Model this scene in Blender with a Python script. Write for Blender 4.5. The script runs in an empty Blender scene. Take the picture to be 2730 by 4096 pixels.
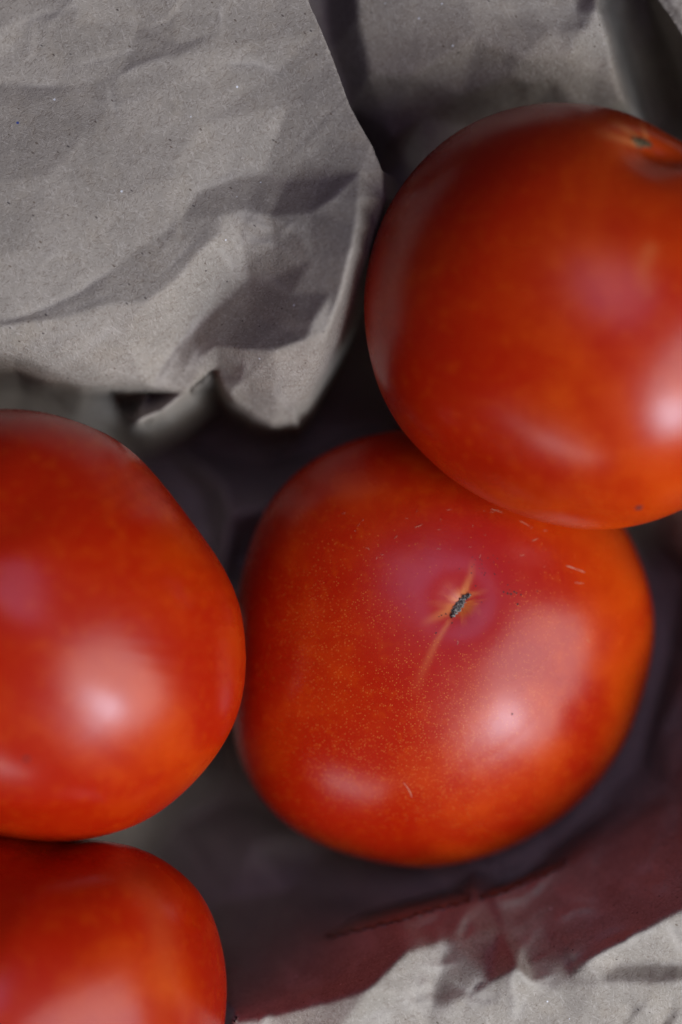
import bpy, math, random
import numpy as np
from mathutils import Vector
from mathutils.geometry import delaunay_2d_cdt

random.seed(7)
RNG = np.random.default_rng(11)
scene = bpy.context.scene
COL = scene.collection

# ------------------------------------------------------------------ camera
TABLE_TO_FOCUS = 0.105          # height of the plane of focus above the table top (m)
CAM_DIST = 0.408                # lens to the plane of focus (m)
PPM = 19500.0                   # photo pixels per metre in the plane of focus
CX, CY = 1365.0, 2048.0         # centre of the photo

cam_data = bpy.data.cameras.new("camera")
cam = bpy.data.objects.new("camera", cam_data)
COL.objects.link(cam)
cam.location = (0, 0, TABLE_TO_FOCUS + CAM_DIST)
cam.rotation_euler = (0, 0, 0)
cam_data.sensor_fit = 'VERTICAL'
cam_data.sensor_height = 36.0
cam_data.lens = 36.0 * CAM_DIST / (4096.0 / PPM)
cam_data.clip_start = 0.01
cam_data.clip_end = 50
cam_data.dof.use_dof = True
cam_data.dof.focus_distance = CAM_DIST + 0.005
cam_data.dof.aperture_fstop = 3.0
cam_data.dof.aperture_blades = 9
scene.camera = cam

# ------------------------------------------------------------------ light
world = bpy.data.worlds.new("World")
scene.world = world
world.use_nodes = True
bg = world.node_tree.nodes["Background"]
bg.inputs[0].default_value = (0.62, 0.72, 1.0, 1)
bg.inputs[1].default_value = 0.03

def area_light(name, az, el, dist, sx, sy, power, color, target=(0, 0, 0.08)):
    d = bpy.data.lights.new(name, 'AREA')
    d.shape = 'ELLIPSE'
    d.size, d.size_y = sx, sy
    d.energy = power
    d.color = color
    o = bpy.data.objects.new(name, d)
    COL.objects.link(o)
    a, e = math.radians(az), math.radians(el)
    v = Vector((math.cos(e) * math.cos(a), math.cos(e) * math.sin(a), math.sin(e)))
    o.location = Vector(target) + v * dist
    o.rotation_euler = v.to_track_quat('Z', 'Y').to_euler()
    return o

area_light("window_light", -32, 41, 1.3, 1.15, 1.10, 17.5, (0.965, 0.98, 1.0))
area_light("window_core_light", -50, 41, 1.3, 0.22, 0.40, 6.2, (0.68, 0.80, 1.0))
area_light("low_window_light", -108, 25, 1.2, 0.62, 0.125, 1.75, (0.95, 0.95, 1.0))
area_light("ceiling_bounce_light", 68, 78, 1.3, 0.56, 0.46, 2.0, (0.72, 0.56, 1.0))

scene.view_settings.view_transform = 'Standard'
scene.view_settings.look = 'None'
scene.view_settings.exposure = -0.30
scene.view_settings.gamma = 1.0
scene.render.engine = 'CYCLES'
scene.cycles.use_denoising = True
scene.cycles.max_bounces = 8
scene.cycles.diffuse_bounces = 2
scene.cycles.sample_clamp_indirect = 4.0

# ------------------------------------------------------------------ helpers
def P(px, py, zc):
    """photo pixel + height above the focus plane (cm) -> metres in the scene"""
    z = np.asarray(zc, float) * 0.01
    k = (CAM_DIST - z) / CAM_DIST / PPM
    return np.stack([(np.asarray(px, float) - CX) * k, (CY - np.asarray(py, float)) * k,
                     z + TABLE_TO_FOCUS], -1)

def project(v):
    k = CAM_DIST / (CAM_DIST - (v[:, 2] - TABLE_TO_FOCUS)) * PPM
    return CX + v[:, 0] * k, CY - v[:, 1] * k

def mesh_object(name, verts, faces, mat, parent=None, smooth=True):
    me = bpy.data.meshes.new(name)
    me.from_pydata([tuple(map(float, v)) for v in verts], [], [tuple(map(int, f)) for f in faces])
    me.update()
    if smooth:
        me.polygons.foreach_set("use_smooth", [True] * len(me.polygons))
    me.materials.append(mat)
    o = bpy.data.objects.new(name, me)
    COL.objects.link(o)
    if parent:
        o.parent = parent
    return o

def add_attr(o, name, vals):
    a = o.data.attributes.new(name, 'FLOAT', 'POINT')
    a.data.foreach_set("value", np.asarray(vals, np.float32))

class NT:
    def __init__(self, name):
        self.m = bpy.data.materials.new(name)
        self.m.use_nodes = True
        self.t = self.m.node_tree
        self.b = self.t.nodes["Principled BSDF"]
        self.out = self.t.nodes["Material Output"]
    def n(self, typ, **kw):
        x = self.t.nodes.new(typ)
        for k, v in kw.items():
            setattr(x, k, v)
        return x
    def l(self, a, b):
        self.t.links.new(a, b)
    def val(self, s, v):
        if hasattr(v, "is_linked") or hasattr(v, "links"):
            self.l(v, s)
        else:
            s.default_value = v
    def math(self, op, a, b=0.0, c=None, clamp=False):
        x = self.n("ShaderNodeMath", operation=op)
        x.use_clamp = clamp
        self.val(x.inputs[0], a); self.val(x.inputs[1], b)
        if c is not None:
            self.val(x.inputs[2], c)
        return x.outputs[0]
    def ramp(self, fac, lo, hi, a=0.0, b=1.0):
        x = self.n("ShaderNodeMapRange", interpolation_type='SMOOTHSTEP')
        self.val(x.inputs[0], fac)
        x.inputs[1].default_value = lo; x.inputs[2].default_value = hi
        x.inputs[3].default_value = a; x.inputs[4].default_value = b
        return x.outputs[0]
    def mix(self, fac, a, b, blend='MIX'):
        x = self.n("ShaderNodeMix", data_type='RGBA', blend_type=blend)
        self.val(x.inputs[0], fac)
        for s, v in ((x.inputs[6], a), (x.inputs[7], b)):
            self.val(s, v if not isinstance(v, tuple) else (*v, 1)[:4])
        return x.outputs[2]
    def noise(self, vec, scale, detail=3, rough=.5, dist=0.0):
        x = self.n("ShaderNodeTexNoise")
        self.l(vec, x.inputs["Vector"])
        x.inputs["Scale"].default_value = scale
        x.inputs["Detail"].default_value = detail
        x.inputs["Roughness"].default_value = rough
        x.inputs["Distortion"].default_value = dist
        return x
    def voronoi(self, vec, scale, rand=1.0):
        x = self.n("ShaderNodeTexVoronoi")
        self.l(vec, x.inputs["Vector"])
        x.inputs["Scale"].default_value = scale
        x.inputs["Randomness"].default_value = rand
        return x
    def mapping(self, vec, rot=(0, 0, 0), scale=(1, 1, 1), loc=(0, 0, 0)):
        x = self.n("ShaderNodeMapping", vector_type='TEXTURE')      # rotate first, then stretch
        self.l(vec, x.inputs[0])
        x.inputs[1].default_value = loc
        x.inputs[2].default_value = rot
        x.inputs[3].default_value = tuple(1 / q for q in scale)
        return x.outputs[0]
    def attr(self, name):
        x = self.n("ShaderNodeAttribute", attribute_name=name)
        return x.outputs["Fac"]

# ------------------------------------------------------------------ materials
def paper_material(name, tint=(0.40, 0.352, 0.298)):
    k = NT(name)
    tc = k.n("ShaderNodeTexCoord").outputs["Object"]
    big = k.noise(tc, 70, 4, .6).outputs[0]
    mott = k.noise(tc, 420, 4, .65).outputs[0]
    warm = k.noise(k.mapping(tc, loc=(3, 1, 2)), 160, 3, .6).outputs[0]
    fibs = []
    warp = k.n("ShaderNodeVectorMath", operation='MULTIPLY_ADD')
    wn = k.noise(tc, 300, 2, .5)
    k.l(wn.outputs["Color"], warp.inputs[0])
    warp.inputs[1].default_value = (0.0006,) * 3
    k.l(tc, warp.inputs[2])
    for i, a in enumerate((0.35, 1.25, 2.2, 2.85, 0.8, 1.75)):
        v = k.mapping(warp.outputs[0], rot=(0.3 * i, 0.2, a), scale=(2700, 480, 900), loc=(i * .071, i * .033, 0))
        fibs.append(k.noise(v, 1.0, 1.5, .5).outputs[0])
    light_f = k.math('MAXIMUM', k.math('MAXIMUM', fibs[0], fibs[1]), fibs[4])
    dark_f = k.math('MINIMUM', k.math('MINIMUM', fibs[2], fibs[3]), fibs[5])
    lf = k.ramp(light_f, .56, .76)
    df = k.ramp(dark_f, .43, .25)
    grain = k.noise(tc, 2300, 2, .6).outputs[0]
    c = k.mix(k.ramp(big, .3, .7), tuple(x * .88 for x in tint), tuple(x * 1.05 for x in tint))
    c = k.mix(k.math('MULTIPLY', k.ramp(warm, .45, .75), .30), c, (tint[0] * 1.0, tint[1] * .93, tint[2] * .82))
    c = k.mix(k.math('MULTIPLY', k.ramp(mott, .42, .70), .20), c, tuple(x * .66 for x in tint))
    c = k.mix(k.math('MULTIPLY', k.ramp(grain, .45, .75), .30), c, tuple(x * .60 for x in tint))
    c = k.mix(k.math('MULTIPLY', lf, .36), c, (0.66, 0.60, 0.53))
    c = k.mix(k.math('MULTIPLY', df, .42), c, (0.17, 0.125, 0.095))
    c = k.mix(k.math('MULTIPLY', k.attr("crease"), .32), c, (0.60, 0.55, 0.49))      # fibres worn pale along the folds
    # flecks: short dark shives, few bright and few coloured ones
    fv = k.mapping(warp.outputs[0], rot=(0, 0, .9), scale=(1.0, .55, 1.0))
    vo = k.voronoi(fv, 900)
    sep = k.n("ShaderNodeSeparateColor"); k.l(vo.outputs["Color"], sep.inputs[0])
    d = k.math('ADD', vo.outputs["Distance"], k.math('MULTIPLY', mott, .12))
    fleck = k.math('MULTIPLY', k.ramp(d, .29, .19), k.math('GREATER_THAN', sep.outputs[0], .93))
    dcol = k.mix(sep.outputs[1], (0.035, 0.03, 0.035), (0.13, 0.085, 0.05))
    c = k.mix(k.math('MULTIPLY', fleck, .7), c, dcol)
    vo2 = k.voronoi(k.mapping(tc, loc=(5, 5, 5)), 420)
    sp2 = k.n("ShaderNodeSeparateColor"); k.l(vo2.outputs["Color"], sp2.inputs[0])
    fl2 = k.math('MULTIPLY', k.ramp(vo2.outputs["Distance"], .13, .08), k.math('GREATER_THAN', sp2.outputs[0], .93))
    c = k.mix(fl2, c, (0.78, 0.79, 0.82))
    vo3 = k.voronoi(k.mapping(tc, loc=(9, 2, 5)), 90)
    sp3 = k.n("ShaderNodeSeparateColor"); k.l(vo3.outputs["Color"], sp3.inputs[0])
    fl3 = k.math('MULTIPLY', k.ramp(vo3.outputs["Distance"], .035, .025), k.math('GREATER_THAN', sp3.outputs[0], .86))
    c = k.mix(fl3, c, k.mix(k.math('GREATER_THAN', sp3.outputs[1], .55), (0.06, 0.09, 0.3), (0.55, 0.04, 0.09)))
    k.l(c, k.b.inputs["Base Color"])
    k.b.inputs["Roughness"].default_value = .85
    k.b.inputs["Specular IOR Level"].default_value = .25
    h = k.math('ADD', k.math('MULTIPLY', lf, .6), k.math('MULTIPLY', mott, 1.0))
    h = k.math('SUBTRACT', h, k.math('MULTIPLY', df, .5))
    h = k.math('ADD', h, k.math('MULTIPLY', grain, .5))
    bp = k.n("ShaderNodeBump")
    bp.inputs["Strength"].default_value = .22
    bp.inputs["Distance"].default_value = .00035
    k.l(h, bp.inputs["Height"])
    k.l(bp.outputs[0], k.b.inputs["Normal"])
    tr = k.n("ShaderNodeBsdfTranslucent")
    tr.inputs[0].default_value = (0.40, 0.30, 0.24, 1)
    ms = k.n("ShaderNodeMixShader")
    ms.inputs[0].default_value = .02
    k.l(k.b.outputs[0], ms.inputs[1]); k.l(tr.outputs[0], ms.inputs[2])
    k.l(ms.outputs[0], k.out.inputs[0])
    return k.m

def tomato_material(name, speck=1.0, seed=0.0, orange=.5, lit_side=(0, 0, 0)):
    k = NT(name)
    tc0 = k.n("ShaderNodeTexCoord").outputs["Object"]
    tc = k.mapping(tc0, loc=(seed, seed * .7, seed * 1.3))
    n1 = k.noise(tc, 26, 3, .55, .6).outputs[0]
    n2 = k.noise(tc, 95, 4, .6).outputs[0]
    n3 = k.noise(tc, 420, 3, .6).outputs[0]
    su, sv, st, sh = k.attr("scar_u"), k.attr("scar_v"), k.attr("streak"), k.attr("shoulder")
    r = k.math('SQRT', k.math('ADD', k.math('MULTIPLY', su, su), k.math('MULTIPLY', sv, sv)))
    f = k.math('ADD', k.math('MULTIPLY', n1, .75), k.math('MULTIPLY', n2, .25))
    f = k.math('ADD', f, orange - .5)
    dp = k.n("ShaderNodeVectorMath", operation='DOT_PRODUCT')       # more orange towards the window, its light painted into the skin
    k.l(tc0, dp.inputs[0]); dp.inputs[1].default_value = tuple(x / .045 for x in lit_side)
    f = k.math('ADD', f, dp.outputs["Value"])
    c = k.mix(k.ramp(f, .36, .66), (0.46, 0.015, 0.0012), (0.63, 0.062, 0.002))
    c = k.mix(k.math('MULTIPLY', k.ramp(n3, .5, .75), .25), c, (0.66, 0.09, 0.003))
    # pink ceiling reflection painted into the skin around the blossom end
    c = k.mix(k.ramp(r, .026, .006, 0, .8), c, (0.42, 0.015, 0.020))
    # radial streaks of the scar
    rr = k.math('MAXIMUM', r, 1e-5)
    cx = k.n("ShaderNodeCombineXYZ")
    k.l(k.math('DIVIDE', su, rr), cx.inputs[0]); k.l(k.math('DIVIDE', sv, rr), cx.inputs[1])
    k.l(k.math('MULTIPLY', r, 60), cx.inputs[2])
    rad = k.noise(cx.outputs[0], 3.2, 3, .6).outputs[0]
    stk = k.math('MULTIPLY', k.ramp(rad, .52, .78), k.ramp(r, .0068, .0012))
    halo = k.ramp(r, .0040, .0012, 0, .55)
    c = k.mix(k.math('MAXIMUM', k.math('MULTIPLY', stk, .6), k.math('MULTIPLY', halo, k.ramp(rad, .3, .6))), c, (0.78, 0.24, 0.045))
    # green-brown shading of the skin close to the stem
    c = k.mix(k.math('MULTIPLY', sh, .35), c, (0.34, 0.09, 0.010))
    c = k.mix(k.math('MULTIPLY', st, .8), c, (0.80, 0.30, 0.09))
    # golden lenticel dots
    vo = k.voronoi(tc, 2300)
    sp = k.n("ShaderNodeSeparateColor"); k.l(vo.outputs["Color"], sp.inputs[0])
    dens = k.ramp(k.noise(tc, 40, 3, .6).outputs[0], .32, .62)
    ring = k.math('MULTIPLY', k.ramp(r, .005, .012), k.attr("speck"))
    thr = k.math('SUBTRACT', 1.0, k.math('MULTIPLY', k.math('MULTIPLY', k.math('ADD', .35, k.math('MULTIPLY', dens, .65)), ring), .95))
    dot = k.math('MULTIPLY', k.ramp(vo.outputs["Distance"], .36, .16), k.math('GREATER_THAN', sp.outputs[0], thr))
    dot = k.math('MULTIPLY', dot, speck)
    c = k.mix(k.math('MULTIPLY', dot, k.math('ADD', .25, k.math('MULTIPLY', sp.outputs[1], .45))), c, (0.85, 0.27, 0.05))
    k.l(c, k.b.inputs["Base Color"])
    b = k.b.inputs
    b["Subsurface Weight"].default_value = .12
    b["Subsurface Radius"].default_value = (1.0, .22, .06)
    b["Subsurface Scale"].default_value = .0030
    k.l(k.math('ADD', .22, k.math('MULTIPLY', n2, .10)), b["Roughness"])
    b["Specular IOR Level"].default_value = .38
    b["Coat Weight"].default_value = 0.0
    b["Coat Roughness"].default_value = .22
    bp = k.n("ShaderNodeBump")
    bp.inputs["Strength"].default_value = .10
    bp.inputs["Distance"].default_value = .0006
    k.l(k.math('ADD', k.math('MULTIPLY', n2, 1.0), k.math('MULTIPLY', dot, .08)), bp.inputs["Height"])
    k.l(bp.outputs[0], b["Normal"])
    return k.m

def simple_material(name, c1, c2, scale, rough=.8):
    k = NT(name)
    tc = k.n("ShaderNodeTexCoord").outputs["Object"]
    n = k.noise(tc, scale, 4, .65).outputs[0]
    k.l(k.mix(k.ramp(n, .38, .62), c1, c2), k.b.inputs["Base Color"])
    k.b.inputs["Roughness"].default_value = rough
    bp = k.n("ShaderNodeBump"); bp.inputs["Strength"].default_value = .6
    bp.inputs["Distance"].default_value = .0003
    k.l(n, bp.inputs["Height"]); k.l(bp.outputs[0], k.b.inputs["Normal"])
    return k.m

MAT_PAPER = paper_material("kraft_paper")
MAT_CORK = simple_material("dry_cork_scar", (0.012, 0.010, 0.012), (0.30, 0.27, 0.24), 2600)
MAT_STEM = simple_material("dry_stem_scar", (0.03, 0.02, 0.008), (0.24, 0.165, 0.075), 1500)
MAT_LINT = simple_material("pale_lint", (0.62, 0.27, 0.16), (0.74, 0.42, 0.28), 900)
MAT_PIT = simple_material("dark_pits", (0.05, 0.012, 0.014), (0.10, 0.02, 0.02), 900)
MAT_TABLE = simple_material("dark_table", (0.03, 0.025, 0.022), (0.06, 0.05, 0.04), 60)

# ------------------------------------------------------------------ table top
def build_table():
    s = .35
    v = [(-s, -s, -.02), (s, -s, -.02), (s, s, -.02), (-s, s, -.02), (-s, -s, 0), (s, -s, 0), (s, s, 0), (-s, s, 0)]
    f = [(3, 2, 1, 0), (4, 5, 6, 7), (0, 1, 5, 4), (1, 2, 6, 5), (2, 3, 7, 6), (3, 0, 4, 7)]
    o = mesh_object("table_top", v, f, MAT_TABLE, smooth=False)
    o["kind"] = "structure"
build_table()

# ------------------------------------------------------------------ tomatoes
def cube_sphere(n):
    a = np.tan(np.linspace(-math.pi / 4, math.pi / 4, n + 1))
    verts, faces, idx = [], [], {}
    for ax in range(3):
        for sg in (-1, 1):
            g = np.zeros((n + 1, n + 1), int)
            for i in range(n + 1):
                for j in range(n + 1):
                    p = [0, 0, 0]
                    p[ax] = sg; p[(ax + 1) % 3] = a[i]; p[(ax + 2) % 3] = a[j]
                    key = (round(p[0], 6), round(p[1], 6), round(p[2], 6))
                    if key not in idx:
                        idx[key] = len(verts); verts.append(p)
                    g[i, j] = idx[key]
            for i in range(n):
                for j in range(n):
                    q = (g[i, j], g[i + 1, j], g[i + 1, j + 1], g[i, j + 1])
                    faces.append(q if sg > 0 else q[::-1])
    v = np.array(verts, float)
    return v / np.linalg.norm(v, axis=1)[:, None], faces

SPHERE, SPHERE_F = cube_sphere(110)
SPHERE_FA = np.array(SPHERE_F)

def wave_noise(d, seed, freqs=(2.2, 3.7, 5.5), amps=(1, .6, .35)):
    g = np.random.default_rng(seed)
    s = np.zeros(len(d))
    for f, a in zip(freqs, amps):
        for _ in range(4):
            w = g.normal(size=3); w = w / np.linalg.norm(w) * f
            s += a * .5 * np.sin(d @ w + g.uniform(0, 6.28))
    return s

class Tomato:
    def __init__(self, outline, cpx, zc, up, down, n_up, n_dn, seed, und=.012, shear=(0, 0),
                 axis=(0, 0, 1), ribs=0, rib_amp=0.0, dents=()):
        """outline: traced photo points; cpx: centre pixel; zc: centre height (cm);
        up/down: half heights (cm)"""
        ang = np.array([math.atan2(-(y - cpx[1]), x - cpx[0]) for x, y in outline])
        rad = np.array([math.hypot(x - cpx[0], y - cpx[1]) for x, y in outline])
        o = np.argsort(ang); ang, rad = ang[o], rad[o]
        NB = 256
        grid = np.linspace(-math.pi, math.pi, NB, endpoint=False)
        want = np.interp(grid, np.r_[ang - 2 * math.pi, ang, ang + 2 * math.pi], np.r_[rad, rad, rad])
        ker = np.exp(-.5 * (np.arange(-8, 9) / 3.0) ** 2); ker /= ker.sum()
        want = np.convolve(np.r_[want[-8:], want, want[:8]], ker, 'valid')
        self.c = P(cpx[0], cpx[1], zc)
        scale = (CAM_DIST - zc * .01) / CAM_DIST / PPM
        R = want * scale
        d = SPHERE
        phi = np.arctan2(d[:, 1], d[:, 0])
        ct = np.hypot(d[:, 0], d[:, 1]); st = d[:, 2]
        n = np.where(st > 0, n_up, n_dn)
        q = (np.abs(ct) ** n + np.abs(st) ** n) ** (-1 / n)
        h = np.where(st > 0, up, down) * .01
        ax = np.array(axis, float); ax /= np.linalg.norm(ax)
        u = np.cross(ax, (0.3, 1, 0.1)); u /= np.linalg.norm(u); w = np.cross(ax, u)
        psi = np.arctan2(d @ w, d @ u); sa = np.sqrt(np.clip(1 - (d @ ax) ** 2, 0, 1))
        und_f = 1 + und * wave_noise(d, seed)
        if ribs:
            g = np.random.default_rng(seed + 5)
            rb = np.cos(psi * ribs + g.uniform(0, 6)) + .6 * np.cos(psi * (ribs - 2) + g.uniform(0, 6)) + .5 * np.cos(psi * 3 + g.uniform(0, 6))
            und_f += rib_amp * rb * sa ** 1.3
        und_f = und_f.copy()
        def make():
            Rp = np.interp(phi, np.r_[grid - 2 * math.pi, grid, grid + 2 * math.pi], np.r_[R, R, R])
            Rm = R.mean()
            Rp = Rm + (Rp - Rm) * np.clip(ct * 1.6, 0, 1) ** 1.5
            v = np.stack([Rp * np.cos(phi) * ct, Rp * np.sin(phi) * ct, h * st], 1) * (q * und_f)[:, None]
            v[:, 0] += shear[0] * v[:, 2]; v[:, 1] += shear[1] * v[:, 2]
            return v
        for _ in range(5):
            v = make()
            x, y = project(v + self.c)
            a = np.arctan2(-(y - cpx[1]), x - cpx[0]); r = np.hypot(x - cpx[0], y - cpx[1])
            b = ((a + math.pi) / (2 * math.pi) * 128).astype(int) % 128
            have = np.zeros(128); np.maximum.at(have, b, r)
            have = np.interp(grid, -math.pi + (np.arange(-2, 130) + .5) * 2 * math.pi / 128, have[np.arange(-2, 130) % 128])
            R = R * np.clip(want / have, .8, 1.25)
            R = np.convolve(np.r_[R[-4:], R, R[:4]], np.ones(9) / 9, 'valid') * .5 + R * .5
        self.v = make()
        for (px, py, depth, rad_cm, ex) in dents:
            self.dent(px, py, depth, rad_cm, ex)
    def normals(self):
        if getattr(self, "ncache", None) is not None:
            return self.ncache
        f = SPHERE_FA
        v = self.v
        nf = np.cross(v[f[:, 2]] - v[f[:, 0]], v[f[:, 3]] - v[f[:, 1]])
        n = np.stack([sum(np.bincount(f[:, i], weights=nf[:, a], minlength=len(v)) for i in range(4)) for a in range(3)], 1)
        self.ncache = n / np.linalg.norm(n, axis=1)[:, None]
        self.pc = project(v + self.c)
        return self.ncache
    def at(self, px, py):
        if getattr(self, "ncache", None) is None:
            self.normals()
        x, y = self.pc
        top = self.normals()[:, 2] > 0
        dd = np.hypot(x - px, y - py) + np.where(top, 0, 1e6)
        k = np.argpartition(dd, 4)[:4]
        w = 1 / (dd[k] + 1.0); w /= w.sum()
        n = self.normals()[k].mean(0)
        return (self.v[k] * w[:, None]).sum(0), n / np.linalg.norm(n)
    def dent(self, px, py, depth, rad_cm, ex):
        p, n = self.at(px, py)
        r = np.linalg.norm(self.v - p, axis=1) / (rad_cm * .01)
        self.ncache = None
        self.v = self.v - n * (depth * .01 * np.exp(-r ** ex))[:, None]
        self.ncache = None
    def scar_uv(self, px, py):
        p, n = self.at(px, py)
        u = np.array((1, 0, 0)) - n * n[0]; u /= np.linalg.norm(u)
        w = np.cross(n, u)
        q = self.v - p
        back = (q @ n) < -.03
        su, sv = q @ u, q @ w
        su = np.where(back, su + np.sign(su + 1e-9) * .1, su)
        return su, sv
    def build(self, mat, label, group, scar=None, streaks=(), shoulder=None, specks=()):
        o = mesh_object("tomato", self.v, SPHERE_F, mat)
        o.location = self.c
        o["label"] = label; o["category"] = "tomato"; o["group"] = group
        if scar:
            su, sv = self.scar_uv(*scar)
        else:
            su = np.full(len(self.v), .5); sv = su
        add_attr(o, "scar_u", su); add_attr(o, "scar_v", sv)
        x, y = project(self.v + self.c)
        s = np.zeros(len(self.v))
        top = self.normals()[:, 2] > 0
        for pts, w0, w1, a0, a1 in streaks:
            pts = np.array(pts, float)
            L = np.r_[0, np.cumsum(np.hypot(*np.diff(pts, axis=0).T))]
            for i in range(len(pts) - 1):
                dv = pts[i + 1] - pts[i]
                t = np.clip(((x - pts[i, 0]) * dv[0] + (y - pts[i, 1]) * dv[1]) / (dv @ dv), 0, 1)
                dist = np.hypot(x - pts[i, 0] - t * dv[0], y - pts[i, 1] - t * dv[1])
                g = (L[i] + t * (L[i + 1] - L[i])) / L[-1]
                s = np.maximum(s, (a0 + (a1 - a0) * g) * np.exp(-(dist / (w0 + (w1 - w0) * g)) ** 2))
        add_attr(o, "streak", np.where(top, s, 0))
        sh = np.zeros(len(self.v))
        if shoulder:
            p, n = self.at(*shoulder[:2])
            r = np.linalg.norm(self.v - p, axis=1)
            sh = np.exp(-(r / (shoulder[2] * .01)) ** 2)
        add_attr(o, "shoulder", sh)
        sp = np.zeros(len(self.v))
        for (a, b, rx, ry, w) in specks:
            sp += w * np.exp(-((x - a) / rx) ** 2 - ((y - b) / ry) ** 2)
        add_attr(o, "speck", np.where(top, np.clip(sp, 0, 1), 0))
        self.o = o
        return o

GROUP = "ripe tomatoes nested in crumpled kraft paper"
C_OUT = [(945, 2600), (925, 2780), (923, 2950), (993, 3125), (1098, 3265), (1250, 3370), (1425, 3428), (1647, 3470),
         (1833, 3458), (2008, 3405), (2218, 3289), (2358, 3172), (2452, 3055), (2522, 2927), (2568, 2787), (2610, 2623),
         (2621, 2483), (2604, 2367), (2568, 2262), (2510, 2122), (2400, 1960), (2220, 1820), (1980, 1730), (1760, 1710),
         (1567, 1724), (1393, 1767), (1219, 1863), (1079, 2002), (1000, 2170), (960, 2330)]
T_OUT = [(2185, 409), (2403, 423), (2542, 461), (2664, 531), (2730, 575), (2002, 444), (1845, 514), (1689, 644), (1549, 836),
         (1480, 1027), (1455, 1201), (1471, 1375), (1515, 1549), (1602, 1715), (1706, 1828), (1845, 1941), (2002, 2028),
         (2176, 2089), (2333, 2119), (2490, 2114), (2629, 2080), (2730, 2037), (2930, 1920), (3090, 1730), (3190, 1500),
         (3210, 1250), (3150, 980), (3010, 760), (2860, 640)]
L_OUT = [(0, 1633), (122, 1640), (261, 1668), (383, 1715), (505, 1779), (592, 1863), (670, 1959), (749, 2068), (836, 2176),
         (905, 2281), (958, 2403), (985, 2577), (985, 2716), (958, 2855), (905, 2960), (818, 3082), (696, 3204), (575, 3291),
         (435, 3340), (261, 3370), (60, 3350), (-200, 3290), (-450, 3150), (-650, 2950), (-760, 2700), (-780, 2450), (-700, 2150),
         (-520, 1880), (-300, 1710), (-150, 1650)]
B_OUT = [(-200, 3340), (0, 3322), (104, 3335), (209, 3350), (348, 3350), (487, 3366), (609, 3409), (731, 3491), (818, 3587), (871, 3709),
         (902, 3848), (912, 3970), (897, 4096), (860, 4300), (770, 4500), (600, 4680), (380, 4790), (100, 4820), (-200, 4760),
         (-450, 4600), (-620, 4350), (-680, 4050), (-600, 3750), (-430, 3480)]

tc = Tomato(C_OUT, (1775, 2590), -3.9, 3.1, 3.1, 2.15, 2.1, 3, und=.009, axis=(.08, .2, 1), ribs=7, rib_amp=.004, shear=(-.18, .20),
            dents=[(1845, 2412, .12, .55, 2), (1845, 2416, .05, .16, 2)])
tt = Tomato(T_OUT, (2330, 1260), 0.1, 3.2, 3.2, 2.1, 2.1, 8, und=.010, axis=(.4, .8, .35), ribs=6, rib_amp=.006, shear=(.18, -.02),
            dents=[(2600, 600, .24, .65, 1.8), (2575, 585, .06, .2, 2), (2610, 605, .10, .2, 2), (2650, 622, .10, .22, 2), (2700, 640, .10, .25, 2)])
tl = Tomato(L_OUT, (110, 2490), 0.0, 3.5, 3.6, 2.1, 2.1, 14, und=.016, axis=(-.1, .3, 1), ribs=6, rib_amp=.012, shear=(-.12, .02))
tb = Tomato(B_OUT, (110, 4090), 0.1, 3.8, 3.7, 2.1, 2.1, 21, und=.014, axis=(.1, 1, .2), ribs=6, rib_amp=.018, shear=(-.16, .06), dents=[(255, 3395, .22, 1.0, 2), (520, 3560, -.06, .7, 2)])

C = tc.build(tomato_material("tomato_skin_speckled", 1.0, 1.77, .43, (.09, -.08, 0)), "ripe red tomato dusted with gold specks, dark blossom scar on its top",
             GROUP, scar=(1845, 2412),
             streaks=[([(1800, 2480), (1740, 2580), (1690, 2690), (1650, 2800)], 7, 24, .5, .0),
                      ([(1855, 2370), (1885, 2300), (1890, 2230)], 14, 10, .8, 0),
                      ([(1800, 2440), (1730, 2475), (1680, 2500)], 20, 14, .75, 0),
                      ([(1880, 2380), (1960, 2360)], 10, 8, .5, 0), ([(1800, 2420), (1700, 2410)], 9, 7, .5, 0)],
             specks=[(1330, 2520, 260, 280, 1), (1600, 2960, 330, 260, 1), (1980, 2760, 230, 330, .9), (2160, 2480, 130, 200, .5), (1480, 3150, 260, 110, .6)])
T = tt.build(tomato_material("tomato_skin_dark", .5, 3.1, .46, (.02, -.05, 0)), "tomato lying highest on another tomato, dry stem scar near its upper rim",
             GROUP, streaks=[([(2560, 560), (2480, 500), (2420, 470)], 11, 20, .8, 0), ([(2585, 545), (2560, 480)], 9, 14, .7, 0),
                             ([(2540, 575), (2450, 545), (2360, 520)], 11, 22, .7, 0),
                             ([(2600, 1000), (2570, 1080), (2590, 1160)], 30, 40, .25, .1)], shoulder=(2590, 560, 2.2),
             specks=[(2300, 2050, 500, 120, .5), (1600, 1600, 150, 400, .4)])
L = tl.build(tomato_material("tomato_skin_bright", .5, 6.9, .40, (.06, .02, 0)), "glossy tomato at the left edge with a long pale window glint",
             GROUP, specks=[(880, 2450, 130, 500, .5), (600, 1950, 250, 200, .4)])
B = tb.build(tomato_material("tomato_skin_deep", .1, 9.3, .40), "ribbed dark red tomato in the lower left corner, below the glossy tomato",
             GROUP, streaks=[([(480, 3450), (620, 3600), (660, 3800), (660, 4096)], 60, 70, .16, .08)])

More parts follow.
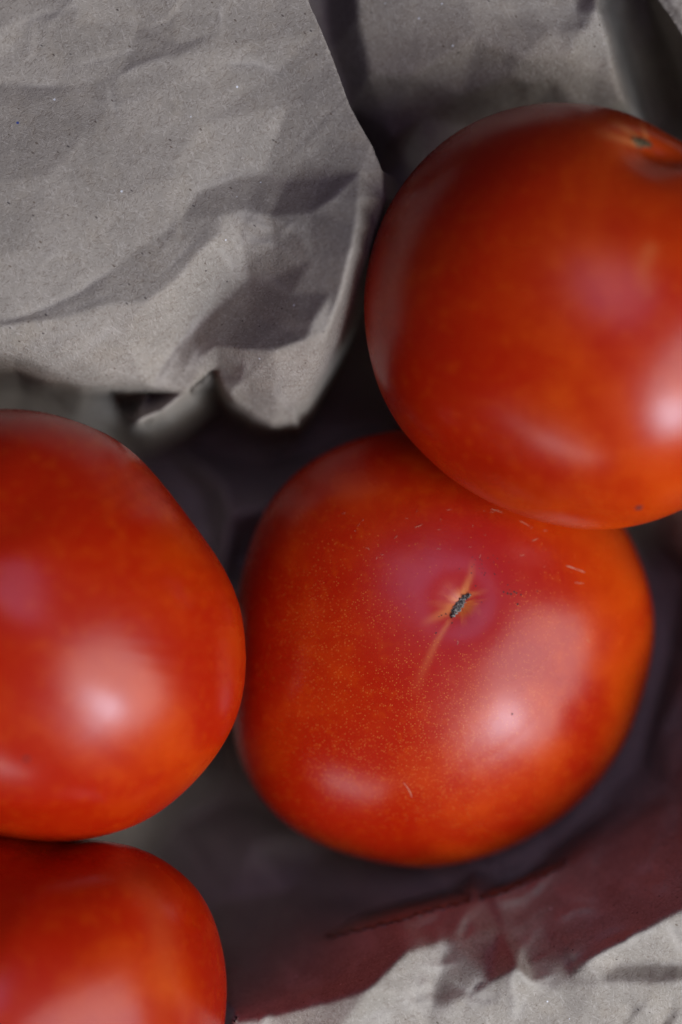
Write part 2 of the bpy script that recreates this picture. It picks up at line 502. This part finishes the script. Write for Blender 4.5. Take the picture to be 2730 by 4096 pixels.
# overlap test between neighbouring tomatoes
def clearance(a, b):
    va = a.v + a.c
    rel = va - b.c
    db = b.v / np.linalg.norm(b.v, axis=1)[:, None]
    near = np.argsort(np.linalg.norm(rel, axis=1))[:1500]
    best = 9
    for i in near[::3]:
        r = np.linalg.norm(rel[i]); u = rel[i] / r
        k = np.argmax(db @ u)
        best = min(best, r - np.linalg.norm(b.v[k]))
    return best * 1000
for nm, a, b in (("T-C", tt, tc), ("L-C", tl, tc), ("L-B", tl, tb), ("B-C", tb, tc)):
    print("CLEARANCE mm", nm, round(clearance(a, b), 2))

# ------------------------------------------------------------------ scars, pits and lint on the tomatoes
def blob_strip(name, tom, pts, width, height, mat, seed, parent, n=26, m=9):
    """a rough raised crust along a photo polyline on the fruit"""
    g = np.random.default_rng(seed)
    pts = np.array(pts, float)
    Ls = np.r_[0, np.cumsum(np.hypot(*np.diff(pts, axis=0).T))]
    verts, faces = [], []
    for i in range(n):
        t = i / (n - 1) * Ls[-1]
        x = np.interp(t, Ls, pts[:, 0]); y = np.interp(t, Ls, pts[:, 1])
        d = np.array([np.interp(t + 1, Ls, pts[:, 0]) - np.interp(t - 1, Ls, pts[:, 0]),
                      np.interp(t + 1, Ls, pts[:, 1]) - np.interp(t - 1, Ls, pts[:, 1])])
        d /= np.linalg.norm(d) + 1e-9
        nn = np.array((-d[1], d[0]))
        w = width * (math.sin(math.pi * (i + .6) / (n + .2)) ** .6) * g.uniform(.55, 1.35)
        for j in range(m):
            s = -1 + 2 * j / (m - 1)
            q = np.array((x, y)) + nn * s * w + g.normal(0, 2.6, 2)
            p, nor = tom.at(*q)
            hgt = height * (1 - s * s) ** .6 * g.uniform(.2, 1.2) - .00008
            verts.append(p + nor * hgt)
        if i:
            for j in range(m - 1):
                a = (i - 1) * m + j
                faces.append((a, a + 1, a + m + 1, a + m))
    return mesh_object(name, verts, faces, mat, parent)

blob_strip("blossom_scar", tc, [(1806, 2474), (1820, 2445), (1840, 2420), (1858, 2392), (1880, 2376)], 17, .0006, MAT_CORK, 3, C)
blob_strip("stem_scar", tt, [(2530, 560), (2560, 572), (2585, 575), (2600, 590)], 17, .0012, MAT_STEM, 5, T)

def fibres(name, tom, specs, mat, parent):
    verts, faces = [], []
    for (x0, y0, x1, y1, w) in specs:
        steps = 5
        bx = random.uniform(-.05, .05)
        ring = []
        for i in range(steps):
            t = i / (steps - 1)
            x = x0 + (x1 - x0) * t - (y1 - y0) * bx * math.sin(math.pi * t)
            y = y0 + (y1 - y0) * t + (x1 - x0) * bx * math.sin(math.pi * t)
            p, n = tom.at(x, y)
            dv = np.array((x1 - x0, -(y1 - y0), 0.0)); dv /= np.linalg.norm(dv)
            s = np.cross(n, dv); s /= np.linalg.norm(s)
            ww = .6 * w / PPM * (.35 + .65 * math.sin(math.pi * (t * .8 + .1)))
            verts += [p + n * .00004 - s * ww, p + n * (.00004 + ww * 1.2), p + n * .00004 + s * ww]
            if i:
                k = len(verts) - 6
                faces += [(k, k + 3, k + 4, k + 1), (k + 1, k + 4, k + 5, k + 2)]
    o = mesh_object(name, verts, faces, mat, parent)
    o["kind"] = "stuff"
    return o

spec = [(2265, 2262, 2300, 2275, 3.2), (2300, 2277, 2340, 2290, 2.6), (1615, 3130, 1650, 3190, 2.6), (1964, 2036, 2012, 2052, 2.0),
        (2080, 2085, 2118, 2105, 1.6), (2335, 2335, 2300, 2330, 1.4), (2345, 2555, 2360, 2570, 1.8), (2130, 2165, 2150, 2155, 1.8),
        (2080, 2222, 2100, 2218, 1.6), (1466, 2190, 1478, 2200, 1.4), (1660, 2110, 1690, 2100, 1.3), (1830, 2560, 1832, 2580, 1.3)]
for _ in range(26):
    a = random.uniform(1300, 2300); b = random.uniform(2030, 2330)
    th = random.uniform(-1.2, .2); ll = random.uniform(6, 18)
    if not (1750 < a < 1980 and b > 2280):
        spec.append((a, b, a + ll * math.cos(th), b + ll * math.sin(th), random.uniform(.6, 1.2)))
fibres("lint_fibres", tc, spec, MAT_LINT, C)
fibres("lint_fibres", tt, [(1640, 800, 1665, 770, 2.2), (2318, 450, 2320, 456, 2.0), (2320, 438, 2322, 442, 1.4), (2425, 452, 2428, 446, 1.4),
                           (2405, 458, 2412, 460, 1.3)], MAT_LINT, T)

def pits(name, tom, spots, mat, parent):
    verts, faces = [], []
    for (x, y, r) in spots:
        p, n = tom.at(x, y)
        u = np.cross(n, (0, 1, 0)); u /= np.linalg.norm(u); w = np.cross(n, u)
        k = len(verts); rr = r / PPM
        verts.append(p + n * .00007)
        for i in range(8):
            a = i * math.pi / 4
            q = rr * random.uniform(.6, 1.25)
            verts.append(p + n * .00001 + u * math.cos(a) * q + w * math.sin(a) * q)
        faces += [(k, k + 1 + i, k + 1 + (i + 1) % 8) for i in range(8)]
    o = mesh_object(name, verts, faces, mat, parent)
    o["kind"] = "stuff"
ps = [(2030, 2372, 5), (2045, 2374, 6), (2058, 2370, 5), (2068, 2373, 4.5), (2086, 2377, 4), (2015, 2367, 4), (2040, 2360, 3), (2072, 2418, 5),
      (2032, 2340, 3), (1768, 2462, 4), (1785, 2459, 4), (1757, 2466, 3), (1744, 2532, 4), (1808, 2490, 4), (2150, 2365, 3), (1905, 2345, 4),
      (1928, 2412, 3), (2050, 2855, 5)]
ps += [(random.gauss(1925, 45), random.gauss(2255, 25), random.uniform(1.5, 3)) for _ in range(24)]
pits("pit_marks", tc, ps, MAT_PIT, C)
pits("pit_marks", tt, [(2560, 2030, 14), (2548, 2034, 9)], MAT_PIT, T)
pits("pit_marks", tl, [(110, 3035, 10)], MAT_PIT, L)

# ------------------------------------------------------------------ crumpled paper
def tri_interp(ctrl, cons, q):
    co = [Vector((c[0], c[1])) for c in ctrl]
    v2, _, f2, orig, _, _ = delaunay_2d_cdt(co, cons, [], 0, 1e-4)
    zc = np.array([np.mean([ctrl[k][2] for k in o]) if o else np.nan for o in orig])
    v2 = np.array([(v.x, v.y) for v in v2])
    for i in np.where(np.isnan(zc))[0]:        # constraint crossings
        dd = np.hypot(v2[:, 0] - v2[i, 0], v2[:, 1] - v2[i, 1]); dd[np.isnan(zc)] = 1e9
        k = np.argsort(dd)[:2]; zc[i] = zc[k].mean()
    z = np.full(len(q), np.nan)
    order = np.argsort(q[:, 0]); sx = q[order, 0]
    for f in f2:
        a, b, c = v2[f[0]], v2[f[1]], v2[f[2]]
        det = (b[1] - c[1]) * (a[0] - c[0]) + (c[0] - b[0]) * (a[1] - c[1])
        if abs(det) < 1e-9:
            continue
        lo = min(a[0], b[0], c[0]); hi = max(a[0], b[0], c[0])
        i0, i1 = np.searchsorted(sx, lo - 1e-6), np.searchsorted(sx, hi + 1e-6)
        idx = order[i0:i1]; w = q[idx]
        l0 = ((b[1] - c[1]) * (w[:, 0] - c[0]) + (c[0] - b[0]) * (w[:, 1] - c[1])) / det
        l1 = ((c[1] - a[1]) * (w[:, 0] - c[0]) + (a[0] - c[0]) * (w[:, 1] - c[1])) / det
        l2 = 1 - l0 - l1
        m = (l0 > -1e-6) & (l1 > -1e-6) & (l2 > -1e-6)
        z[idx[m]] = l0[m] * zc[f[0]] + l1[m] * zc[f[1]] + l2[m] * zc[f[2]]
    bad = np.isnan(z)
    if bad.any():
        cz = np.array(ctrl, float)
        dd = np.hypot(q[bad, None, 0] - cz[None, :, 0], q[bad, None, 1] - cz[None, :, 1])
        z[bad] = cz[dd.argmin(1), 2]
    return z

def facets(q, n, amp, seed, box, stretch=1.0, ang=0.0):
    """flat random triangles meeting in sharp creases"""
    g = np.random.default_rng(seed)
    m = 150
    ca, sa = math.cos(ang), math.sin(ang)
    M = np.array([[ca, -sa / stretch], [sa, ca / stretch]])
    qq = q @ M
    lo, hi = qq.min(0) - m, qq.max(0) + m
    s = g.uniform(lo, hi, (n, 2))
    c = np.array([lo, (lo[0], hi[1]), hi, (hi[0], lo[1])])
    s = np.vstack([s, c])
    z = g.uniform(-amp, amp, len(s))
    return tri_interp([(a[0], a[1], b) for a, b in zip(s, z)], [], qq)

def inside(poly, q):
    poly = np.array(poly, float); c = np.zeros(len(q), bool); j = len(poly) - 1
    for i in range(len(poly)):
        xi, yi = poly[i]; xj, yj = poly[j]
        m = ((yi > q[:, 1]) != (yj > q[:, 1])) & (q[:, 0] < (xj - xi) * (q[:, 1] - yi) / (yj - yi + 1e-12) + xi)
        c ^= m; j = i
    return c

def paper_sheet(label, poly, ctrl, cons, seed, step=15.0, smooth=3, crumple=(), below=(), rough_edge=.7, creases=(), n_random=0):
    g = np.random.default_rng(seed)
    poly = [tuple(map(float, p)) for p in poly]
    bd = []
    for i in range(len(poly)):
        a, b = np.array(poly[i]), np.array(poly[(i + 1) % len(poly)])
        m = max(1, int(np.hypot(*(b - a)) / step))
        for k in range(m):
            bd.append(a + (b - a) * k / m + (g.normal(0, rough_edge, 2) if k else 0))
    bd = np.array(bd)
    x0, y0 = bd.min(0); x1, y1 = bd.max(0)
    gx, gy = np.meshgrid(np.arange(x0, x1, step), np.arange(y0, y1, step * .87))
    gx[1::2] += step * .5
    q = np.stack([gx.ravel(), gy.ravel()], 1)
    q = q[inside(bd, q)]
    kd = np.full(len(q), 1e9)
    for i in range(0, len(q), 4000):
        kd[i:i + 4000] = np.hypot(q[i:i + 4000, None, 0] - bd[None, :, 0], q[i:i + 4000, None, 1] - bd[None, :, 1]).min(1)
    q = q[kd > step * .55]
    q += g.normal(0, step * .06, q.shape)
    allp = np.vstack([bd, q])
    nb = len(bd)
    v2, _, f2, _, _, _ = delaunay_2d_cdt([Vector(p) for p in allp], [(i, (i + 1) % nb) for i in range(nb)], [], 1, 1e-4)
    pts = np.array([(v.x, v.y) for v in v2])
    z = tri_interp(ctrl, cons, pts)
    f = np.array([t for t in f2 if len(t) == 3])
    e = np.vstack([f[:, [0, 1]], f[:, [1, 2]], f[:, [2, 0]]]); e = np.vstack([e, e[:, ::-1]])
    deg = np.bincount(e[:, 0], minlength=len(pts)).astype(float); deg[deg == 0] = 1
    def relax(z, it):
        for _ in range(it):
            s = np.bincount(e[:, 0], weights=z[e[:, 1]], minlength=len(pts)) / deg
            z = z * .4 + s * .6
        return z
    z = relax(z, smooth)
    for (n, amp, sd, stretch, ang, it, *mask) in crumple:
        w = mask[0](pts[:, 0], pts[:, 1]) if mask else 1.0
        z = z + w * relax(facets(pts, n, amp, sd, (x0, y0, x1, y1), stretch, ang), it)
    cre = np.zeros(len(pts))
    lines = [(np.array(c[:-2], float), c[-2], c[-1]) for c in creases]
    for _ in range(n_random):                  # short random folds
        a = np.array((g.uniform(x0, x1), g.uniform(y0, y1)))
        th = g.normal(-.6, .7); ln = g.uniform(90, 380); kink = g.normal(0, .25)
        b = a + ln * .5 * np.array((math.cos(th), math.sin(th)))
        c = b + ln * .5 * np.array((math.cos(th + kink), math.sin(th + kink)))
        lines.append((np.array((a, b, c)), g.uniform(.012, .035) * g.choice((-1, 1)), g.uniform(11, 17)))
    for pl, amp, wid in lines:
        total = np.hypot(*np.diff(pl, axis=0).T).sum(); run = 0
        best = np.zeros(len(pts))
        for i in range(len(pl) - 1):
            dv = pl[i + 1] - pl[i]; L = np.hypot(*dv)
            t = np.clip(((pts - pl[i]) @ dv) / (L * L), 0, 1)
            dd = np.hypot(pts[:, 0] - pl[i, 0] - t * dv[0], pts[:, 1] - pl[i, 1] - t * dv[1])
            fade = np.sin(np.pi * np.clip((run + t * L) / total, .04, .96))
            best = np.maximum(best, fade ** .6 * np.exp(-dd / wid))
            run += L
        z = z + amp * best
        cre = np.maximum(cre, best * (abs(amp) / .03))
    for t in below:                            # lie under the fruit, never through it
        V = t.v + t.c
        low = t.v[:, 2] < .2 * .01
        tx, ty = project(V)
        zb = np.full(len(pts), 1e9)
        cand = np.where((pts[:, 0] > tx.min() - 30) & (pts[:, 0] < tx.max() + 30) & (pts[:, 1] > ty.min() - 30) & (pts[:, 1] < ty.max() + 30))[0]
        lx, ly, lz = tx[low], ty[low], (V[low, 2] - TABLE_TO_FOCUS) * 100
        cell = 40
        buck = {}
        for i, (a, b) in enumerate(zip((lx // cell).astype(int), (ly // cell).astype(int))):
            key = (a, b)
            if key not in buck or lz[i] < buck[key]:
                buck[key] = lz[i]
        for i in cand:
            a, b = int(pts[i, 0] // cell), int(pts[i, 1] // cell)
            m = min((buck.get((a + da, b + db), 1e9) for da in (-1, 0, 1) for db in (-1, 0, 1)))
            zb[i] = m - .03
        z = np.minimum(z, zb)
    V = P(pts[:, 0], pts[:, 1], z)
    # counter-clockwise seen from above
    a, b, c = V[f[:, 0]], V[f[:, 1]], V[f[:, 2]]
    flip = ((b[:, 0] - a[:, 0]) * (c[:, 1] - a[:, 1]) - (b[:, 1] - a[:, 1]) * (c[:, 0] - a[:, 0])) < 0
    f[flip] = f[flip][:, ::-1]
    o = mesh_object("paper_sheet", V, f, MAT_PAPER)
    add_attr(o, "crease", np.clip(cre, 0, 1))
    so = o.modifiers.new("thickness", 'SOLIDIFY')
    so.thickness = .00022; so.offset = -1
    o["label"] = label; o["category"] = "paper"; o["group"] = "sheets of crumpled kraft paper"
    return o

def chain(i0, n):
    return [(i, i + 1) for i in range(i0, i0 + n - 1)]

class Ctrl:
    def __init__(self):
        self.p, self.e = [], []
    def line(self, *pts):
        i0 = len(self.p); self.p += list(pts); self.e += chain(i0, len(pts))
    def pts(self, *pts):
        self.p += list(pts)

# --- the liner: floor of the nest and the rim along the lower right
k = Ctrl()
k.line((700, 4180, -1.2), (930, 4090, -1.0), (1100, 4060, -.85), (1300, 4010, -.30), (1480, 3955, .40), (1600, 3980, -.15), (1720, 4030, -.55),
       (1850, 3990, -.45), (1960, 3930, -.30), (2062, 3872, .0))
k.line((2062, 3872, .0), (2150, 3945, -.40), (2210, 3950, -.42), (2290, 3905, -.36), (2345, 3850, -.10), (2500, 3765, -.08), (2730, 3640, .0), (3000, 3520, .1))
k.line((2062, 3872, .0), (2048, 3960, -.35), (2055, 4090, -.62), (2050, 4200, -.8))
k.line((2150, 3945, -.40), (2110, 4010, -.42), (2060, 4085, -.60))
k.line((2345, 3850, -.10), (2480, 3852, -.46), (2730, 3856, -.52), (3000, 3850, -.5))
k.line((2230, 3965, -.36), (2400, 3930, -.14), (2600, 3935, -.12), (2730, 3925, -.10), (3000, 3915, 0))
k.line((1300, 4210, -.8), (1700, 4110, -.62), (2050, 4200, -.8), (2300, 4090, -.42), (2600, 4120, -.7), (2730, 4020, -.55), (3000, 4050, -.6))
k.pts((700, 4500, -1.5), (1200, 4500, -1.6), (1800, 4500, -1.6), (2400, 4500, -1.6), (3000, 4500, -1.6), (2600, 4010, -.30))
# wall inside the rim
k.line((900, 4010, -2.2), (1080, 3975, -1.9), (1290, 3930, -1.5), (1400, 3900, -.9))
k.line((1480, 3955, .40), (1620, 3812, -.4), (1800, 3752, -1.3), (2000, 3715, -1.8), (2170, 3694, -1.8))
k.line((2170, 3694, -1.8), (2085, 3775, -1.35), (2062, 3872, .0))
k.line((2170, 3694, -1.8), (2400, 3560, -2.2), (2730, 3380, -2.0), (3000, 3250, .3))
k.line((930, 3830, -4.4), (1250, 3770, -3.3), (1600, 3680, -2.2), (1900, 3600, -2.8), (2300, 3440, -3.4), (2730, 3200, -3.5))
k.line((900, 3600, -7.4), (980, 3450, -7.2), (1010, 3370, -7.4))
k.line((1150, 3560, -6.8), (1500, 3640, -5.3), (1800, 3560, -5.4), (1900, 3480, -5.0), (2040, 3540, -5.4))
k.pts((1250, 3450, -7.8), (1700, 3480, -6.1), (1400, 3300, -8.2), (700, 3300, -9.2), (820, 3250, -9.4), (900, 3120, -9.4), (960, 3200, -9.2), (2200, 3400, -5.4),
      (2500, 3200, -5.2))
k.line((2560, 3060, -5.8), (2640, 2930, -5.2), (2730, 2740, -4.6), (2860, 2640, -3.4), (3000, 2560, -1.8))
k.pts((2600, 2900, -6.0), (2680, 2600, -6.3), (2640, 2300, -6.2), (2730, 2900, -4.8), (2600, 2150, -5.6), (2730, 2300, -5.9), (3000, 2200, .2), (3000, 1800, .2), (3000, 3000, -1.0), (2860, 2250, -3.6), (2860, 3050, -3))
k.pts((1775, 2590, -7.05), (1200, 2000, -7.6), (900, 1950, -7.4), (2400, 2000, -6.0))
# nest floor between the left fruit and the flap
k.line((560, 1850, -9.65), (800, 1980, -9.14), (930, 2060, -6.6), (960, 2250, -9.40))
k.pts((1000, 1850, -9.78), (1100, 1700, -9.78), (1300, 1800, -9.78), (1500, 1700, -9.78), (600, 1700, -9.78), (0, 1500, -9.53), (300, 1650, -9.53),
      (110, 2490, -3.75), (110, 4090, -4.15), (-600, 2490, -4.5), (-600, 4090, -5), (500, 2900, -4.6), (800, 2700, -9.40), (880, 2350, -6.8))
k.pts((-800, 1300, -6), (1000, 1200, -6.6), (2000, 1200, -6.2), (3000, 1300, -5.5), (-800, 4500, -5))
RIM = []
for _ in range(34):                            # sharp little folds along the lit rim and on the wall inside it
    a = RNG.uniform(980, 2760); b = 3900 - (a - 1400) * .22 + RNG.uniform(-190, 230)
    th = RNG.normal(-.35, .8); ln = RNG.uniform(70, 210); kk = RNG.normal(0, .5)
    c1 = (a + ln * .5 * math.cos(th), b + ln * .5 * math.sin(th))
    RIM.append(((a, b), c1, (c1[0] + ln * .5 * math.cos(th + kk), c1[1] + ln * .5 * math.sin(th + kk)), RNG.uniform(.07, .16) * RNG.choice((-1, 1)), RNG.uniform(14, 26)))
liner = paper_sheet("crumpled kraft paper lining the nest, its lit rim along the bottom right",
                    [(-800, 1250), (3000, 1250), (3000, 4500), (-800, 4500)], k.p, k.e, 31, step=15, smooth=1,
                    crumple=[(110, .20, 5, 1.6, .5, 1), (700, .045, 6, 1.3, .6, 1), (5000, .007, 7, 1, 0, 0), (700, .20, 14, 1.5, .5, 0, lambda x, y: np.clip((x - 1000) / 300, 0, 1) * np.clip((y - 3300 + (x - 1400) * .34) / 200, 0, 1) * np.clip((3960 - (x - 1400) * .26 - y) / 120, 0, 1)),
                             (2200, .085, 12, 1.4, .4, 0, lambda x, y: np.clip((y - 3960 + (x - 1400) * .30) / 160, 0, 1))], below=(tc, tl, tb), n_random=60,
                    creases=RIM + [((2062, 3872), (2040, 3920), (2055, 3990), (2052, 4090), .08, 12), ((2062, 3872), (2110, 3930), (2150, 3950), .06, 12), ((2110, 3985), (2060, 4085), -.05, 12),
                             ((2062, 3872), (2090, 3790), (2170, 3694), .05, 14), ((1640, 3830), (1760, 3800), (1900, 3740), .03, 13), ((2345, 3850), (2420, 3800), (2560, 3740), .05, 13),
                             ((930, 4080), (1060, 4030), (1180, 3990), -.05, 14)])

# --- the flap on the upper left
k = Ctrl()
EDGE = [(1085, -360), (1190, -120), (1240, 20), (1285, 120), (1330, 230), (1362, 320), (1398, 420), (1440, 500), (1490, 585), (1528, 680)]
FOLD = [(1535, 690), (1546, 790), (1512, 900), (1482, 1010), (1442, 1120), (1405, 1230), (1360, 1350), (1300, 1480), (1235, 1610), (1180, 1700)]
k.line(*[(x, y, z) for (x, y), z in zip(EDGE, (-.6, -.45, -.35, -.25, -.15, -.05, .05, .15, .25, .25))])
k.line((-450, 1335, -.10), (120, 1265, -.15), (300, 1175, -.16), (440, 1090, -.20), (560, 995, -.25), (720, 880, -.34), (800, 765, -.48), (940, 705, -.62),
       (1060, 690, -.66), (1150, 727, -.56), (1300, 718, -.20), (1440, 690, .25))
k.line((-450, 1360, -.06), (250, 1275, -.06), (420, 1225, -.04), (590, 1212, -.06), (700, 1130, -.09), (800, 1010, -.18), (880, 940, -.26))
k.line((1440, 690, .25), (1340, 790, .48), (1240, 850, .28), (1190, 930, .25))
k.line((1440, 690, .25), (1438, 800, .65), (1430, 900, .90), (1412, 1000, 1.1), (1372, 1160, 1.0), (1310, 1330, .72), (1250, 1480, -.4), (1185, 1640, -1.9))
k.line((880, 940, -.20), (900, 860, -.24), (980, 850, -.22), (1080, 865, -.08), (1190, 930, .25))
k.line((880, 940, -.20), (970, 960, -.48), (1090, 930, -.20), (1190, 930, .25))
k.line((970, 960, -.48), (1110, 975, -.15), (1250, 1040, .50), (1330, 1170, .80))
k.line((970, 960, -.50), (985, 1060, -.85), (1000, 1110, -1.0), (880, 1215, -1.22), (770, 1320, -1.45), (700, 1400, -1.70), (640, 1480, -1.80), (600, 1555, -1.95))
k.line((880, 940, -.20), (860, 1060, -.55), (900, 1100, -.80))
k.line((1000, 1110, -1.0), (1080, 1120, -.55), (1160, 1180, .08), (1250, 1290, .72))
k.line((880, 1215, -1.22), (1000, 1250, -.75), (1100, 1300, -.05), (1250, 1290, .72))
k.line((745, 1480, -1.62), (800, 1420, -1.25), (868, 1385, -.75), (980, 1400, -.20), (1100, 1405, .28), (1225, 1360, .66), (1310, 1330, .72))
k.line((1070, 1430, .0), (1110, 1500, -.5), (1120, 1590, -1.2))
k.line((740, 1490, -1.75), (800, 1480, -1.60), (868, 1440, -1.30))
k.line((985, 1450, -.6), (985, 1520, -1.1), (930, 1560, -1.5))
# lower rim of the flap
LOW = [(-450, 1500, -1.3), (60, 1480, -1.25), (180, 1530, -1.5), (330, 1545, -1.6), (480, 1545, -1.8), (600, 1548, -1.9), (545, 1690, -2.15), (640, 1650, -2.25),
       (745, 1570, -2.05), (860, 1475, -1.75), (880, 1540, -1.7), (930, 1610, -2.1), (1010, 1665, -2.4), (1090, 1705, -2.6), (1170, 1690, -2.6)]
k.line(*LOW)
k.line((-450, 1385, -.25), (60, 1425, -.55), (200, 1470, -.85), (420, 1500, -1.25), (580, 1520, -1.6))
# drop below the rim
k.line((-450, 1590, -5.4), (90, 1560, -5.0), (180, 1575, -4.8), (330, 1595, -4.2), (395, 1600, -5.0), (430, 1680, -6.4), (500, 1740, -8.89), (545, 1735, -6.6), (600, 1730, -6.0), (700, 1690, -5.4), (810, 1635, -6.0),
       (862, 1540, -6.6), (900, 1650, -9.14), (980, 1720, -9.27), (1090, 1750, -9.27), (1180, 1750, -8.89))
k.line((600, 1580, -3.8), (530, 1620, -6.0))
k.pts((300, 1690, -6.4), (0, 1800, -8.89), (600, 1830, -9.40), (760, 1790, -9.40), (860, 1840, -9.53), (1000, 1880, -9.65), (470, 1592, -5.2), (470, 1650, -6.2))
for x, y in FOLD:
    k.pts((x, y, float(np.interp(y, (690, 790, 900, 1010, 1120, 1230, 1350, 1480, 1610, 1700), (.2, -.1, -.4, -.5, -.6, -.6, -.7, -1.2, -2.0, -2.5)))))
for x, y in FOLD[:]:
    k.pts((x + 45, y + 20, -4.4 - (y - 690) / 1000 * 2.0))
# broad relief of the lit face
k.line((-450, 250, -.55), (60, 330, -.72), (300, 345, -.60), (480, 300, -.40), (700, 230, -.30), (1000, 170, -.38))
k.line((-450, 390, -.55), (100, 430, -.52), (420, 470, -.42), (560, 545, -.36), (800, 500, -.36), (1150, 420, -.30))
k.line((380, -350, -.55), (560, 90, -.62), (700, 180, -.42))
k.line((150, -350, -.70), (120, 80, -.66), (0, 250, -.72), (-450, 300, -.7))
k.line((880, -350, -.40), (885, 60, -.46), (880, 130, -.40))
k.pts((300, 100, -.48), (700, 50, -.45), (200, 700, -.12), (500, 800, -.20), (700, 650, -.32), (1000, 560, -.42), (1300, 560, -.12), (100, 1000, .0), (-450, 800, -.1),
      (-450, 1100, .05), (1100, 300, -.38), (-450, -350, -.9), (500, 1350, -.55), (250, 1400, -.4))
poly = [(-460, -360)] + EDGE + FOLD[1:]
poly = [(-460, -360)] + EDGE + [(1585, 720), (1592, 810), (1566, 920), (1540, 1030), (1500, 1140), (1455, 1250), (1405, 1370), (1345, 1500), (1280, 1630), (1225, 1720),
        (1180, 1800), (1080, 1850), (1000, 1890), (860, 1850), (600, 1840), (300, 1830), (-460, 1830)]
flap = paper_sheet("large bright kraft paper flap with a straight cut edge, upper left", poly, k.p, k.e, 41, step=11, smooth=1,
                   crumple=[(70, .022, 8, 1.6, .5, 2), (450, .017, 9, 1.7, .6, 0), (3000, .005, 10, 1, 0, 0)], below=(tl, tc), n_random=40,
                   creases=[((780, 748), (860, 735), (940, 702), (1060, 688), .03, 13), ((930, 850), (1010, 860), (1075, 895), -.05, 14), ((960, 880), (1040, 905), (1095, 925), .05, 13),
                            ((980, 962), (1060, 960), (1120, 985), -.06, 14), ((870, 975), (915, 1030), (940, 1085), -.04, 13), ((1440, 690), (1335, 790), (1240, 850), .04, 14),
                            ((985, 900), (985, 960), (930, 1010), .03, 12), ((640, 1520), (700, 1420), (770, 1320), (860, 1200), .05, 14), ((745, 1490), (800, 1410), (870, 1360), -.07, 16),
                            ((1000, 1110), (1080, 1115), (1160, 1175), .05, 14), ((760, 1290), (775, 1310), (750, 1330), .04, 12), ((880, 20), (885, 120), .03, 12),
                            ((430, 330), (560, 260), (700, 215), .03, 14), ((60, 340), (250, 350), -.03, 14), ((-20, 1300), (200, 1225), (330, 1160), (480, 1050), -.03, 14),
                            ((1120, 1480), (1110, 1570), (1170, 1650), -.05, 16), ((920, 1430), (985, 1450), (960, 1540), .05, 15)])

# --- the sheet standing behind
k = Ctrl()
k.line((1000, -360, -3.6), (1000, 300, -3.6), (1000, 700, -4.0))
k.line((1290, -360, -3.2), (1310, 60, -3.2), (1330, 200, -3.0), (1400, 420, -3.2))
k.line((1400, -360, -1.7), (1430, 60, -1.7), (1480, 300, -1.9), (1560, 520, -3.2), (1600, 650, -5.0))
k.line((1560, 560, -3.6), (1700, 460, -2.9), (1850, 380, -2.3), (2000, 325, -1.75), (2060, 312, -1.6), (2120, 340, -1.9), (2220, 320, -1.8))
k.line((2220, 320, -1.8), (2270, 230, -1.35), (2330, 130, -1.05), (2395, 40, -.80))
k.line((2395, 40, -.80), (2300, 45, -1.15), (2220, 110, -1.2), (2100, 60, -1.3))
k.line((2395, 40, -.80), (2440, 150, -1.2), (2460, 260, -1.6), (2500, 400, -2.4))
k.line((2430, -360, -2.6), (2450, 20, -4.0), (2500, 200, -5.0), (2560, 400, -5.6), (2600, 520, -5.8))
k.line((2540, -360, -4.6), (2580, 0, -5.0), (2680, 250, -5.2), (2750, 450, -5.4))
k.line((2700, -360, .0), (2745, 0, .05), (2830, 200, -.1), (3000, 450, -.2))
k.pts((1700, 100, -1.35), (1900, 150, -1.15), (2100, 230, -1.1), (1650, 300, -1.6), (2380, 300, -1.9), (1800, -360, -1.2), (2200, -360, -1.0), (3000, -360, .2),
      (2350, 500, -3.4), (1900, 520, -4.2), (2100, 480, -4.0), (1700, 750, -5.0), (2100, 900, -5.6), (2500, 900, -6.5), (3000, 900, -2.0), (1450, 800, -7.2), (1300, 900, -8.5),
      (1500, 1250, -9.2), (2000, 1500, -9.2), (3000, 1500, -.5), (2800, 1500, -3), (1100, 1100, -9), (1000, 1500, -9.2))
back = paper_sheet("dimmer greyish kraft paper standing behind the topmost tomato", [(1000, -360), (3000, -360), (3000, 1500), (1000, 1500)], k.p, k.e, 51, step=14, smooth=2,
                   crumple=[(70, .09, 18, 1.0, .4, 2), (400, .02, 19, 1.0, .7, 1), (3000, .006, 20, 1, 0, 0)], below=(tt, tc), n_random=14)

# --- the scrap of paper reaching into the upper right corner
k = Ctrl()
k.line((2585, -360, .4), (2630, -5, .5), (2688, 75, .45), (2740, 160, .4), (2800, 270, .3), (3000, 520, .2))
k.line((2640, -360, .75), (2690, 10, .70), (2760, 120, .62), (2850, 250, .55), (3050, 420, .5))
k.pts((3050, -360, .9), (2850, -360, .65), (2850, 60, .85))
corner = paper_sheet("small grey scrap of kraft paper in the upper right corner", [(2585, -360), (2630, -5), (2688, 75), (2740, 160), (2800, 270), (3000, 520), (3050, 420), (3050, -360)],
                     k.p, k.e, 61, step=11, smooth=2, crumple=[(60, .05, 28, 1.0, .4, 1), (700, .012, 29, 1.0, 0, 0)])
